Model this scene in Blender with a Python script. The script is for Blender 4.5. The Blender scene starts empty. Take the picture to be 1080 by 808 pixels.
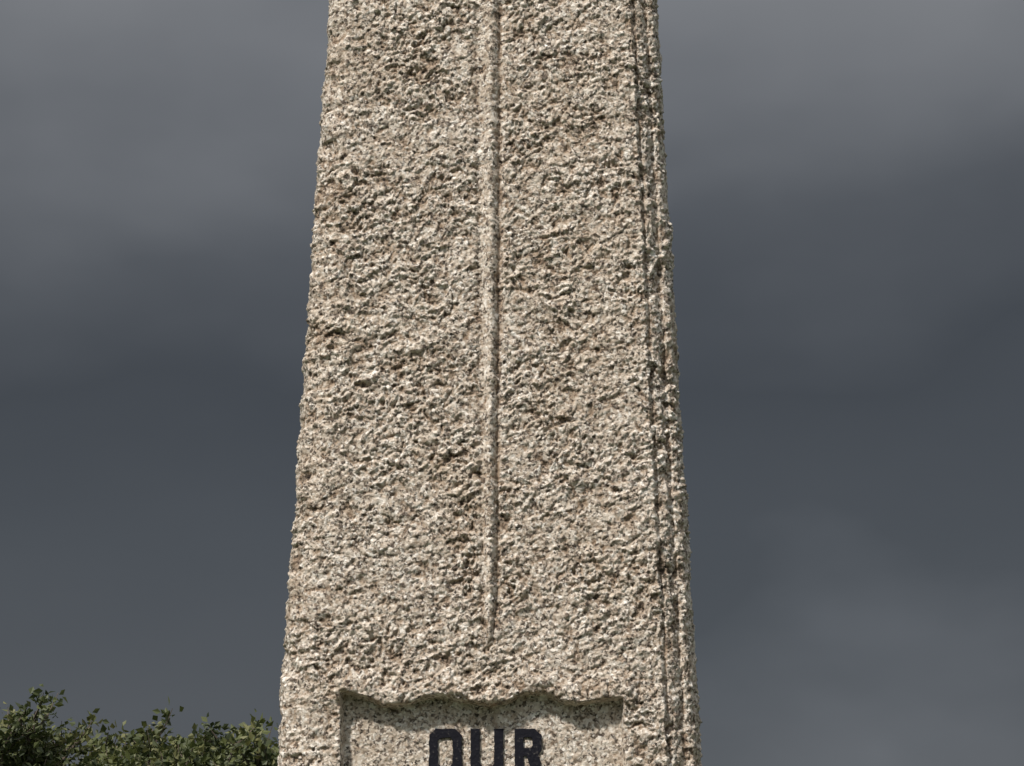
import bpy, math, random
import numpy as np
from mathutils import Vector
random.seed(4); rng=np.random.default_rng(7)
sc=bpy.context.scene
sc.view_settings.view_transform='Standard'; sc.view_settings.look='None'; sc.view_settings.exposure=0
C=bpy.context.collection

# ---------------------------------------------------------------- noise
perm=rng.permutation(256); perm=np.concatenate([perm,perm,perm])
grads=rng.normal(size=(256,3)); grads/=np.linalg.norm(grads,axis=1)[:,None]
def perlin(x,y,z):
    xi=np.floor(x).astype(int); yi=np.floor(y).astype(int); zi=np.floor(z).astype(int)
    xf=x-xi; yf=y-yi; zf=z-zi
    xi&=255; yi&=255; zi&=255
    f=lambda t:t*t*t*(t*(t*6-15)+10)
    u=f(xf); v=f(yf); w=f(zf)
    def g(i,j,k):
        h=perm[perm[perm[xi+i]+yi+j]+zi+k]
        G=grads[h]
        return G[...,0]*(xf-i)+G[...,1]*(yf-j)+G[...,2]*(zf-k)
    a=g(0,0,0)*(1-u)+g(1,0,0)*u; b=g(0,1,0)*(1-u)+g(1,1,0)*u
    c=g(0,0,1)*(1-u)+g(1,0,1)*u; d=g(0,1,1)*(1-u)+g(1,1,1)*u
    return ((a*(1-v)+b*v)*(1-w)+(c*(1-v)+d*v)*w)*1.6
def facets(x,z,seed):
    """broken-stone facets: every cell is a small tilted plane"""
    r=np.random.default_rng(seed); tab=r.random((256,5))
    xi=np.floor(x).astype(int); zi=np.floor(z).astype(int)
    best=np.full(x.shape,9.); val=np.zeros(x.shape)
    for i in(-1,0,1):
        for j in(-1,0,1):
            cx=xi+i; cz=zi+j; h=perm[perm[cx&255]+(cz&255)]; t=tab[h]
            px=cx+t[...,0]; pz=cz+t[...,1]
            dx=x-px; dz=z-pz; d=dx*dx+dz*dz
            v=(t[...,2]-.5)*.9+(t[...,3]-.5)*1.7*dx+(t[...,4]-.62)*1.7*dz
            m=d<best; best=np.where(m,d,best); val=np.where(m,v,val)
    return val
def sst(a,b,x):
    t=np.clip((x-a)/(b-a),0,1); return t*t*(3-2*t)

# ---------------------------------------------------------------- node helpers
def mat(name):
    m=bpy.data.materials.new(name); m.use_nodes=True
    return m,m.node_tree.nodes,m.node_tree.links,m.node_tree.nodes['Principled BSDF']
def ramp(n,stops,interp='LINEAR'):
    r=n.new('ShaderNodeValToRGB'); r.color_ramp.interpolation=interp
    e=r.color_ramp.elements
    while len(e)<len(stops): e.new(0.5)
    for i,(p,c) in enumerate(stops):
        e[i].position=p
        e[i].color=(c[0],c[1],c[2],1) if hasattr(c,'__len__') else (c,c,c,1)
    return r
def mix(n,l,mode,fac,a,b):
    m=n.new('ShaderNodeMix'); m.data_type='RGBA'; m.blend_type=mode
    if isinstance(fac,(int,float)): m.inputs[0].default_value=fac
    else: l.new(fac,m.inputs[0])
    for s,v in ((6,a),(7,b)):
        if isinstance(v,tuple): m.inputs[s].default_value=(*v,1)
        else: l.new(v,m.inputs[s])
    return m.outputs[2]
def noise(n,l,co,scale,detail=3,rough=.5):
    t=n.new('ShaderNodeTexNoise'); t.inputs['Scale'].default_value=scale
    t.inputs['Detail'].default_value=detail; t.inputs['Roughness'].default_value=rough
    l.new(co,t.inputs['Vector']); return t

def granite(name,use_attr):
    m,n,l,b=mat(name)
    tc=n.new('ShaderNodeTexCoord'); co=tc.outputs['Object']
    nw=noise(n,l,co,110,2)
    vm=n.new('ShaderNodeVectorMath'); vm.operation='MULTIPLY_ADD'
    l.new(nw.outputs['Color'],vm.inputs[0]); vm.inputs[1].default_value=(.009,.009,.009); l.new(co,vm.inputs[2])
    v1=n.new('ShaderNodeTexVoronoi'); v1.inputs['Scale'].default_value=140; l.new(vm.outputs[0],v1.inputs['Vector'])
    sep=n.new('ShaderNodeSeparateColor'); l.new(v1.outputs['Color'],sep.inputs[0])
    r1=ramp(n,[(0,(.050,.037,.028)),(.17,(.120,.088,.066)),(.24,(.38,.310,.242)),(.48,(.56,.48,.395)),(.72,(.69,.625,.545)),(1,(.90,.87,.82))])
    l.new(sep.outputs[0],r1.inputs[0])
    v2=n.new('ShaderNodeTexVoronoi'); v2.inputs['Scale'].default_value=240; l.new(vm.outputs[0],v2.inputs['Vector'])
    sep2=n.new('ShaderNodeSeparateColor'); l.new(v2.outputs['Color'],sep2.inputs[0])
    r2=ramp(n,[(0,(.033,.027,.022)),(.24,(.105,.080,.062)),(.30,(.48,.40,.325)),(.8,(.67,.60,.52)),(1,(.90,.87,.82))])
    l.new(sep2.outputs[1],r2.inputs[0])
    nsel=noise(n,l,co,70,2,.5); rs=ramp(n,[(.44,.15),(.56,.80)]); l.new(nsel.outputs[0],rs.inputs[0])
    c=mix(n,l,'MIX',rs.outputs[0],r1.outputs[0],r2.outputs[0])
    n3=noise(n,l,co,4.5,5,.6); r3=ramp(n,[(.3,(.87,.82,.76)),(.5,(.98,.965,.945)),(.7,(1.05,1.045,1.04))]); l.new(n3.outputs[0],r3.inputs[0])
    c=mix(n,l,'MULTIPLY',1.0,c,r3.outputs[0])
    n4=noise(n,l,co,42,5,.75); r4=ramp(n,[(.36,(.56,.47,.39)),(.49,(1,1,1))]); l.new(n4.outputs[0],r4.inputs[0])
    c=mix(n,l,'MULTIPLY',.70,c,r4.outputs[0])
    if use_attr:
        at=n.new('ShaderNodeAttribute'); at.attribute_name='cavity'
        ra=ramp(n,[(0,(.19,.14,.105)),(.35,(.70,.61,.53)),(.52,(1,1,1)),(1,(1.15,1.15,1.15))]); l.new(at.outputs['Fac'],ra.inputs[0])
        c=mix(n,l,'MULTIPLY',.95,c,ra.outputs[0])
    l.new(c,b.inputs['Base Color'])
    b.inputs['Roughness'].default_value=.8
    nb=noise(n,l,co,175,5,.7)
    ad=n.new('ShaderNodeMath'); ad.operation='MULTIPLY_ADD'; l.new(sep.outputs[1],ad.inputs[0]); ad.inputs[1].default_value=.45; l.new(nb.outputs[0],ad.inputs[2])
    bp=n.new('ShaderNodeBump'); bp.inputs['Strength'].default_value=.85; bp.inputs['Distance'].default_value=.0078
    l.new(ad.outputs[0],bp.inputs['Height']); l.new(bp.outputs[0],b.inputs['Normal'])
    return m
M_gr=granite('rough_granite',True); M_gr2=granite('plinth_granite',False)

# ---------------------------------------------------------------- memorial
mem=bpy.data.objects.new('granite_war_memorial',None); C.objects.link(mem)
Z0,Z1=0.75,5.3
def Lx(z): return -0.499+0.0512*(z-2.117)
def Rx(z): return  0.402-0.0441*(z-2.117)
zs=np.concatenate([np.arange(Z0,1.95,.007),np.arange(1.95,4.0,.0021),np.arange(4.0,Z1,.007)])
nf=440; ns=45; nb_=30
tf=np.linspace(0,1,nf)
Zc=zs[:,None]
L=Lx(Zc); R=Rx(Zc); W=R-L
X=L+W*tf[None,:]
dR=R-X; dL=X-L
wR=.086*W; wL=.072*W
fr=np.clip(dR/wR,0,1); fl=np.clip(dL/wL,0,1)
yr=np.interp(fr,[0,.08,.22,.36,.44,.52,.66,.82,.89,1],[.085,.055,.036,.031,.035,.031,.017,.011,.014,0])
yl=np.interp(fl,[0,.1,.35,.5,.62,.85,1],[.07,.040,.022,.022,.012,.006,0])
Yf=yr+yl
D=.50
ts=np.linspace(0,1,ns+1)[1:]
XR=np.repeat(R,ns,1); YR=yr[:,-1:]+(D-yr[:,-1:])*ts[None,:]
tb=np.linspace(0,1,nb_+1)[1:]
XB=R+(L-R)*tb[None,:]; YB=np.full_like(XB,D)
ts2=np.linspace(0,1,ns+1)[1:-1]
XL=np.repeat(L,len(ts2),1); YL=D+(yl[:,:1]-D)*ts2[None,:]
PX=np.concatenate([X,XR,XB,XL],1); PY=np.concatenate([Yf,YR,YB,YL],1); PZ=np.repeat(Zc,PX.shape[1],1)
nr,nc=PX.shape
tx=np.roll(PX,-2,1)-np.roll(PX,2,1); ty=np.roll(PY,-2,1)-np.roll(PY,2,1)
NX=ty.copy(); NY=-tx
k=np.array([1,2,3,4,3,2,1.]);k/=k.sum()
def sm(a):
    o=np.zeros_like(a)
    for i,w in enumerate(k): o+=w*np.roll(a,(i-3)*2,1)
    return o
ln=np.sqrt(NX**2+NY**2)+1e-9; NX/=ln; NY/=ln
NX=sm(NX);NY=sm(NY); ln=np.sqrt(NX**2+NY**2)+1e-9; NX/=ln; NY/=ln
a=math.radians(20); ca,sa=math.cos(a),math.sin(a)
U=PX*ca+PZ*sa; V=-PX*sa+PZ*ca; Q=PY
wx=perlin(PX*22,PY*22,PZ*22+7)*.014; wz=perlin(PX*22+31,PY*22,PZ*22)*.014
U=U+wx; V=V+wz
def N(s,st=1.5,o=0): return perlin(U*s/st+o,Q*s+o*.7,V*s+o*1.3)
n_big=perlin(PX*3.2+5,PY*3.2,PZ*3.2)
n1=N(15,1.4,3); n1b=N(28,1.5,13); n3=N(54,1.35,23); n4=N(85,1.2,41); n5=N(125,1.1,57); n6=N(200,1.0,77)
S_=PX+PY*.9
wj=perlin(PX*120,PY*120,PZ*120+3)*.0022
Uf=(S_*ca+PZ*sa)+wx*.6+wj; Vf=(-S_*sa+PZ*ca)+wz*.6+wj
f1=facets(Uf*30/1.3+50,Vf*30+90,1); f2=facets(Uf*62/1.25+20,Vf*62+200,2); f3=facets(Uf*110+20,Vf*110+300,3)
patch=.74+.56*sst(-.3,.4,perlin(PX*7+60,PY*7,PZ*7))
hm=(.0026*f1+.0035*f2+.0028*f3+.0029*n3+.0024*n4+.0026*n5+.0013*n6)*patch
h=.0032*n_big+.0032*n1+.0032*n1b+hm
fine=.0013*n3+.0010*f3+.0018*n5+.0010*n6
isf=np.zeros((nr,nc),bool); isf[:,:nf]=True
ptop=2.262+np.interp(PX,[-.37,-.335,-.31,-.27,-.235,-.19,-.15,-.10,-.05,-.01,.03,.07,.11,.16,.20,.235],
    [.012,.010,.000,-.018,-.020,-.004,.002,-.008,-.017,-.010,.010,.008,-.010,-.013,-.004,-.002])+.003*perlin(PX*30,PX*0+.5,PX*0+.2)
ed=.0025*perlin(PZ*30,PX*0+4.5,PX*0)
pm=sst(-.3625,-.3545,PX+ed)*(1-sst(.230,.238,PX+ed))*(1-sst(-.003,.003,PZ-ptop))*sst(1.10,1.106,PZ)*isf
edge_near=sst(-.40,-.365,PX)*(1-sst(.24,.27,PX))
bulge=.012*np.exp(-((PZ-ptop-.018)/.030)**2)*edge_near*isf
bc=-.0475; bw=.016+.017*np.clip((PZ-2.38)/1.43,0,1.2)
tipz=2.375
tip=sst(tipz-.004,tipz+.10,PZ)
bwt=bw*(.5+.5*tip)
dx=PX-bc+.002*perlin(PZ*9,PX*0,PX*0+2.2)+.0010*perlin(PZ*45,PX*0,PX*0+5.2)
d=np.abs(dx)
blade_on=sst(tipz-.012,tipz+.03,PZ)*isf
rw=(.0080+.0035*np.clip((PZ-2.38)/1.43,0,1.2))*(.45+.55*tip)+.003
rib=np.exp(-(d/rw)**2.0)
inb=(1-sst(bwt*.75,bwt*1.30,d))
rgro=np.exp(-((dx-rw*1.45)/.0055)**2)
lgro=np.exp(-((dx+bwt*1.0)/.008)**2)
bl=blade_on*(.0155*rib-.0045*inb-.0040*rgro-.0018*lgro)
gu=sst(4.42,4.425,PZ)*(1-sst(4.475,4.48,PZ))*(1-sst(.20,.205,np.abs(PX-bc)))*isf
amp=(1-.45*inb*blade_on)*(1-pm)
strip=np.zeros((nr,nc)); strip[:,:nf]=np.maximum(1-sst(.85,1,fr),1-sst(.85,1,fl))
amp=amp*(1-.08*strip)
H=h*amp+fine*(pm)+bl+bulge*(1-pm)-.028*pm+.018*gu
# ragged, chipped arrises (the left one is the more broken)
lft=np.zeros((nr,nc)); lft[:,:nf]=1-sst(.3,1,fl); lft[:,-12:]=1
chip=-.010*sst(.25,.7,perlin(PX*6+8,PY*9,PZ*14+20))
H=H+(.0035*perlin(PX*0+3,PY*0,PZ*22)+.004*perlin(PX*4,PY*4,PZ*9+50))*strip+lft*(chip+.0045*perlin(PX*8,PY*8+3,PZ*34+70))
PX2=PX+NX*H; PY2=PY+NY*H; PZ2=PZ.copy()
PZ2+=(.0012*n1b*amp)
PZ2[0]=Z0
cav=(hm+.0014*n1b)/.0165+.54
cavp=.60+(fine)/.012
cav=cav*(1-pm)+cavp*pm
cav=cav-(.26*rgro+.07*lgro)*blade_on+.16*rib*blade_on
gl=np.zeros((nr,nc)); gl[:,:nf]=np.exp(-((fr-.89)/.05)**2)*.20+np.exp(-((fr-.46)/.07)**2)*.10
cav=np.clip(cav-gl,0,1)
co=np.stack([PX2,PY2,PZ2],-1).reshape(-1,3)
i=np.arange(nr-1)[:,None]*nc; j=np.arange(nc)[None,:]; j2=(j+1)%nc
F=np.stack([i+j,i+j2,i+nc+j2,i+nc+j],-1).reshape(-1,4)
apex=len(co); topc=co[(nr-1)*nc:].mean(0); co=np.vstack([co,[[topc[0],D/2,Z1+.28]]])
me=bpy.data.meshes.new('shaft')
nF=len(F); T=np.stack([(nr-1)*nc+np.arange(nc),(nr-1)*nc+(np.arange(nc)+1)%nc,np.full(nc,apex)],-1)
me.vertices.add(len(co)); me.vertices.foreach_set('co',co.astype(np.float32).ravel())
loops=np.concatenate([F.ravel(),T.ravel()]).astype(np.int32)
me.loops.add(len(loops)); me.loops.foreach_set('vertex_index',loops)
me.polygons.add(nF+nc)
st=np.concatenate([np.arange(nF)*4,nF*4+np.arange(nc)*3]).astype(np.int32)
me.polygons.foreach_set('loop_start',st)
me.polygons.foreach_set('loop_total',np.concatenate([np.full(nF,4),np.full(nc,3)]).astype(np.int32))
me.polygons.foreach_set('use_smooth',np.ones(nF+nc,bool))
me.update(calc_edges=True); me.validate()
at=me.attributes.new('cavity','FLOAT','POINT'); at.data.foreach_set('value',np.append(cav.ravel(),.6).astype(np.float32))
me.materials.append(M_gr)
sh=bpy.data.objects.new('shaft',me); C.objects.link(sh); sh.parent=mem

import bmesh
def block(name,x0,x1,y0,y1,z0,z1,m,parent):
    bm=bmesh.new(); bmesh.ops.create_cube(bm,size=1)
    for v in bm.verts: v.co=Vector(((x0+x1)/2+v.co.x*(x1-x0),(y0+y1)/2+v.co.y*(y1-y0),(z0+z1)/2+v.co.z*(z1-z0)))
    bmesh.ops.bevel(bm,geom=bm.edges[:],offset=.015,segments=3,affect='EDGES')
    q=bpy.data.meshes.new(name); bm.to_mesh(q); bm.free(); q.materials.append(m)
    o=bpy.data.objects.new(name,q); C.objects.link(o); o.parent=parent; return o
block('plinth_upper',-.74,.64,-.16,.68,.38,.753,M_gr2,mem)
block('plinth_middle',-1.0,.90,-.42,.94,.18,.382,M_gr2,mem)
block('plinth_lower',-1.3,1.2,-.72,1.24,-.05,.182,M_gr2,mem)

# ---------------------------------------------------------------- lettering
m,n,l,b=mat('black_letter_paint')
tc=n.new('ShaderNodeTexCoord'); nn=noise(n,l,tc.outputs['Object'],160,4,.6)
r=ramp(n,[(.0,(.003,.003,.006)),(.62,(.006,.006,.011)),(.74,(.10,.09,.08))]); l.new(nn.outputs[0],r.inputs[0]); l.new(r.outputs[0],b.inputs['Base Color'])
b.inputs['Roughness'].default_value=.65; b.inputs['Specular IOR Level'].default_value=.15
bp=n.new('ShaderNodeBump'); bp.inputs['Strength'].default_value=.5; bp.inputs['Distance'].default_value=.003; l.new(nn.outputs[0],bp.inputs['Height']); l.new(bp.outputs[0],b.inputs['Normal'])
M_let=m
def octo(x0,x1,z0,z1,c,corners=(1,1,1,1)):
    p=[]
    p+= [(x0,z0+c),(x0+c,z0)] if corners[0] else [(x0,z0)]
    p+= [(x1-c,z0),(x1,z0+c)] if corners[1] else [(x1,z0)]
    p+= [(x1,z1-c),(x1-c,z1)] if corners[2] else [(x1,z1)]
    p+= [(x0+c,z1),(x0,z1-c)] if corners[3] else [(x0,z1)]
    return p
s=.0190
def glyph(ch,x0,x1,z0,z1):
    c=.014; ci=.006
    if ch=='O': return [octo(x0,x1,z0,z1,c),octo(x0+s,x1-s,z0+s,z1-s,ci)]
    if ch=='D': return [octo(x0,x1,z0,z1,c,(0,1,1,0)),octo(x0+s,x1-s,z0+s,z1-s,ci,(0,1,1,0))]
    if ch=='U': return [[(x0,z1),(x0,z0+c),(x0+c,z0),(x1-c,z0),(x1,z0+c),(x1,z1),(x1-s,z1),(x1-s,z0+s+ci),(x1-s-ci,z0+s),(x0+s+ci,z0+s),(x0+s,z0+s+ci),(x0+s,z1)]]
    if ch=='R':
        zm=z0+(z1-z0)*.42
        return [[(x0,z0),(x0+s,z0),(x0+s,zm),(x0+s+.007,zm),(x1-s,z0),(x1+.002,z0),(x1-s+.012,zm+.002),(x1,zm+.012),(x1,z1-c),(x1-c,z1),(x0,z1)],
                octo(x0+s,x1-s,zm+.0165,z1-.0175,ci*.7,(0,1,1,0))]
    if ch=='E':
        zm=(z0+z1)/2; t=s/2
        return [[(x0,z0),(x1,z0),(x1,z0+s),(x0+s,z0+s),(x0+s,zm-t),(x1-.01,zm-t),(x1-.01,zm+t),(x0+s,zm+t),(x0+s,z1-s),(x1,z1-s),(x1,z1),(x0,z1)]]
    if ch=='A':
        zm=z0+(z1-z0)*.35
        return [[(x0,z0),(x0+s,z0),(x0+s,zm),(x1-s,zm),(x1-s,z0),(x1,z0),(x1,z1-c),(x1-c,z1),(x0+c,z1),(x0,z1-c)],
                octo(x0+s,x1-s,zm+s,z1-s,ci,(0,0,1,1))]
rl=random.Random(5)
def dens(pts):
    o=[]
    for a_,b_ in zip(pts,pts[1:]+pts[:1]):
        L_=math.hypot(b_[0]-a_[0],b_[1]-a_[1]); k_=max(1,int(L_/.006))
        for i in range(k_):
            t=i/k_; o.append((a_[0]+(b_[0]-a_[0])*t+rl.gauss(0,.0005),a_[1]+(b_[1]-a_[1])*t+rl.gauss(0,.0005)))
    return o
def letter(ch,x0,x1,z0,z1,nm):
    cu=bpy.data.curves.new(nm,'CURVE'); cu.dimensions='2D'; cu.fill_mode='BOTH'; cu.extrude=.004; cu.bevel_depth=.0006; cu.offset=-.0004
    for pts in glyph(ch,x0,x1,z0,z1):
        pts=dens(pts)
        sp=cu.splines.new('POLY'); sp.points.add(len(pts)-1); sp.use_cyclic_u=True
        for q,p in zip(sp.points,pts): q.co=(p[0],p[1],0,1)
    o=bpy.data.objects.new(nm,cu); C.objects.link(o)
    dg=bpy.context.evaluated_depsgraph_get(); q=bpy.data.meshes.new_from_object(o.evaluated_get(dg))
    bpy.data.objects.remove(o)
    q.name=nm; q.materials.clear(); q.materials.append(M_let)
    o=bpy.data.objects.new(nm,q); C.objects.link(o); o.rotation_euler=(math.pi/2,0,0); o.location=(0,.0280,0); o.parent=mem
zt=2.198; zb=2.100
letter('O',-.1750,-.1060,zb,zt,'letter_O')
letter('U',-.0870,-.0185,zb,zt,'letter_U')
letter('R', .0055, .0625,zb,zt,'letter_R')
for k_,(ch,x) in enumerate(zip('DEAD',(-.20,-.11,-.02,.07))): letter(ch,x,x+.066,1.90,2.003,'letter_second_line_%d'%k_)

# ---------------------------------------------------------------- ground
m,n,l,b=mat('grass'); tc=n.new('ShaderNodeTexCoord')
g1=noise(n,l,tc.outputs['Object'],.6,6,.7); r=ramp(n,[(.3,(.035,.06,.018)),(.7,(.09,.12,.04))]); l.new(g1.outputs[0],r.inputs[0]); l.new(r.outputs[0],b.inputs['Base Color']); b.inputs['Roughness'].default_value=.9
g2=noise(n,l,tc.outputs['Object'],40,4,.7); bp=n.new('ShaderNodeBump'); bp.inputs['Distance'].default_value=.05; l.new(g2.outputs[0],bp.inputs['Height']); l.new(bp.outputs[0],b.inputs['Normal'])
q=bpy.data.meshes.new('ground'); q.from_pydata([(-2000,-2000,0),(2000,-2000,0),(2000,2000,0),(-2000,2000,0)],[],[(0,1,2,3)]); q.materials.append(m)
C.objects.link(bpy.data.objects.new('ground',q))

# ---------------------------------------------------------------- trees
m,n,l,b=mat('leaves')
at=n.new('ShaderNodeAttribute'); at.attribute_name='tone'
r=ramp(n,[(0,(.022,.032,.010)),(.45,(.052,.066,.019)),(.8,(.095,.108,.032)),(1,(.135,.135,.05))]); l.new(at.outputs['Fac'],r.inputs[0]); l.new(r.outputs[0],b.inputs['Base Color']); b.inputs['Roughness'].default_value=.6
tr=n.new('ShaderNodeBsdfTranslucent'); l.new(r.outputs[0],tr.inputs[0]); mx=n.new('ShaderNodeMixShader'); mx.inputs[0].default_value=.25
l.new(b.outputs[0],mx.inputs[1]); l.new(tr.outputs[0],mx.inputs[2]); l.new(mx.outputs[0],n['Material Output'].inputs[0])
M_leaf=m
m,n,l,b=mat('bark'); tc=n.new('ShaderNodeTexCoord'); g1=noise(n,l,tc.outputs['Object'],12,5,.7); r=ramp(n,[(.3,(.05,.038,.028)),(.7,(.14,.11,.085))]); l.new(g1.outputs[0],r.inputs[0]); l.new(r.outputs[0],b.inputs['Base Color']); b.inputs['Roughness'].default_value=.9
M_bark=m
def tree(x,y,ht,spread,seed):
    R_=random.Random(seed); V=[];Fa=[];LV=[];LF=[];LT=[]
    def tube(p0,p1,r0,r1,n=6):
        d=(p1-p0).normalized(); a=d.orthogonal().normalized(); b_=d.cross(a); o=len(V)
        for p,r in((p0,r0),(p1,r1)):
            for i in range(n):
                t=2*math.pi*i/n; V.append(p+a*(math.cos(t)*r)+b_*(math.sin(t)*r))
        for i in range(n): Fa.append((o+i,o+(i+1)%n,o+n+(i+1)%n,o+n+i))
    def leaf(p,tone):
        d=Vector((R_.gauss(0,1),R_.gauss(0,1),R_.gauss(.35,.8))).normalized(); s_=d.orthogonal().normalized()
        u=R_.uniform(0,6.28); s_=(s_*math.cos(u)+d.cross(s_)*math.sin(u)); L_=R_.uniform(.055,.11); w=L_*.33
        nn=d.cross(s_)*w*.35; o=len(LV)
        LV.extend([p,p+d*L_*.45+s_*w+nn,p+d*L_,p+d*L_*.45-s_*w+nn]); LF.extend([(o,o+1,o+2),(o,o+2,o+3)]); t=min(1,max(0,tone+R_.gauss(0,.16))); LT.extend([t]*4)
    def branch(p,d,L_,r,lv):
        seg=4; q=p.copy(); dd=d.copy(); pts=[q.copy()]
        for i in range(seg):
            dd=(dd+Vector((R_.gauss(0,.14),R_.gauss(0,.14),R_.gauss(.05,.10)))).normalized(); q2=q+dd*L_/seg
            tube(q,q2,r*(1-.75*i/seg),r*(1-.75*(i+1)/seg),6 if lv<2 else 4); q=q2; pts.append(q.copy())
        if lv<3:
            for i in range([12,9,7][lv]):
                f=R_.uniform(.45 if lv==0 else .2,1)*seg; k=min(seg-1,int(f)); pp=pts[k].lerp(pts[k+1],f-k)
                az=R_.uniform(0,6.28) if lv else i*2.4+R_.uniform(-.4,.4); el=R_.uniform(.25,1.15)
                nd=(Vector((math.cos(az)*math.cos(el)*spread,math.sin(az)*math.cos(el)*spread,math.sin(el)))+d*.4).normalized()
                branch(pp,nd,L_*(R_.uniform(.62,.80) if lv==0 else R_.uniform(.38,.55)),r*.45,lv+1)
        if lv>=2:
            tone=R_.gauss(.42,.20)
            for i in range(34 if lv==3 else 30):
                f=R_.uniform(.1,1)*seg; k=min(seg-1,int(f)); pp=pts[k].lerp(pts[k+1],f-k)
                leaf(pp+Vector((R_.gauss(0,.045),R_.gauss(0,.045),R_.gauss(0,.045))),tone+(.12 if lv==3 else -.1))
    branch(Vector((0,0,-.1)),Vector((0,0,1)),ht*.48,ht*.03,0)
    top=sorted(v.z for v in LV)[int(-.01*len(LV))-1]; k=ht/top
    e=bpy.data.objects.new('broadleaf_tree',None); C.objects.link(e); e.location=(x,y,0)
    for nm,vv,ff,mm in(('trunk_and_limbs',V,Fa,M_bark),('crown_foliage',LV,LF,M_leaf)):
        q=bpy.data.meshes.new(nm); q.from_pydata([tuple(v*k) for v in vv],[],ff); q.materials.append(mm)
        if mm is M_leaf:
            a_=q.attributes.new('tone','FLOAT','POINT'); a_.data.foreach_set('value',LT)
        o=bpy.data.objects.new(nm,q); C.objects.link(o); o.parent=e
tree(-6.75,30,5.12,1.2,1); tree(-5.45,30.8,4.92,1.5,11); tree(-4.55,30.5,4.98,1.5,2); tree(-3.05,31,4.86,1.4,3); tree(-7.9,32,5.6,1.1,5)
tree(-5.9,33,5.25,1.5,6); tree(-4.9,33.4,5.22,1.5,9); tree(-3.7,33.5,5.14,1.5,8)

# ---------------------------------------------------------------- world
w=bpy.data.worlds.new('World'); sc.world=w; w.use_nodes=True; n=w.node_tree.nodes; l=w.node_tree.links; n.clear()
sd=Vector((-.48,-.62,.90)).normalized()
out=n.new('ShaderNodeOutputWorld'); sky=n.new('ShaderNodeTexSky'); sky.sky_type='NISHITA'; sky.sun_disc=False
sky.sun_elevation=math.asin(sd.z); sky.sun_rotation=math.atan2(sd.x,sd.y)%(2*math.pi)
b1=n.new('ShaderNodeBackground'); b1.inputs[1].default_value=.1; l.new(sky.outputs[0],b1.inputs[0])
tc=n.new('ShaderNodeTexCoord'); sx=n.new('ShaderNodeSeparateXYZ'); l.new(tc.outputs['Generated'],sx.inputs[0])
def M(op,a,b_=None,c=None,clamp=False):
    q=n.new('ShaderNodeMath'); q.operation=op; q.use_clamp=clamp
    for i_,v in enumerate((a,b_,c)):
        if v is None: continue
        if isinstance(v,(int,float)): q.inputs[i_].default_value=v
        else: l.new(v,q.inputs[i_])
    return q.outputs[0]
mp=n.new('ShaderNodeMapping'); l.new(tc.outputs['Generated'],mp.inputs[0]); mp.inputs['Scale'].default_value=(1,1,1.8); mp.inputs['Location'].default_value=(.3,.1,.2)
na=noise(n,l,mp.outputs[0],5.0,4,.45); nb2=noise(n,l,mp.outputs[0],13,3,.45)
z=M('ADD',sx.outputs[2],M('MULTIPLY',M('SUBTRACT',na.outputs[0],.5),.12))
z=M('ADD',z,M('MULTIPLY',M('SUBTRACT',nb2.outputs[0],.5),.05))
r=ramp(n,[(0,(.115,.121,.133)),(.07,(.084,.090,.101)),(.15,(.067,.074,.084)),(.215,(.054,.060,.069)),(.265,(.084,.091,.102)),(.31,(.140,.148,.161)),(.36,(.200,.208,.222)),(.6,(.36,.37,.39)),(1,(.5,.5,.52))])
l.new(z,r.inputs[0])
dv=n.new('ShaderNodeVectorMath'); dv.operation='DISTANCE'; l.new(tc.outputs['Generated'],dv.inputs[0]); dv.inputs[1].default_value=Vector((.125,.985,.090)).normalized()
blob=M('SUBTRACT',1,M('DIVIDE',M('ADD',dv.outputs['Value'],M('MULTIPLY',M('SUBTRACT',nb2.outputs[0],.5),.10)),.080),clamp=True)
col=mix(n,l,'ADD',M('MULTIPLY',blob,.65),r.outputs[0],(.068,.071,.077))
back=n.new('ShaderNodeMapRange'); l.new(sx.outputs[1],back.inputs[0]); back.inputs[1].default_value=.6; back.inputs[2].default_value=-.6; back.inputs[3].default_value=1; back.inputs[4].default_value=2.6
b2=n.new('ShaderNodeBackground'); l.new(col,b2.inputs[0]); l.new(back.outputs[0],b2.inputs[1])
ms=n.new('ShaderNodeMixShader'); ms.inputs[0].default_value=.975; l.new(b1.outputs[0],ms.inputs[1]); l.new(b2.outputs[0],ms.inputs[2]); l.new(ms.outputs[0],out.inputs[0])

su=bpy.data.lights.new('sun','SUN'); su.energy=5.0; su.angle=math.radians(4); su.color=(1,.945,.87)
so=bpy.data.objects.new('sun',su); C.objects.link(so); so.rotation_euler=sd.to_track_quat('Z','Y').to_euler()

cam=bpy.data.cameras.new('camera'); cam.lens=100; cam.sensor_width=36; cam.clip_end=5000
co_=bpy.data.objects.new('camera',cam); C.objects.link(co_); co_.location=(0,-6,1.6); co_.rotation_euler=(math.radians(90+12.6),0,0); sc.camera=co_
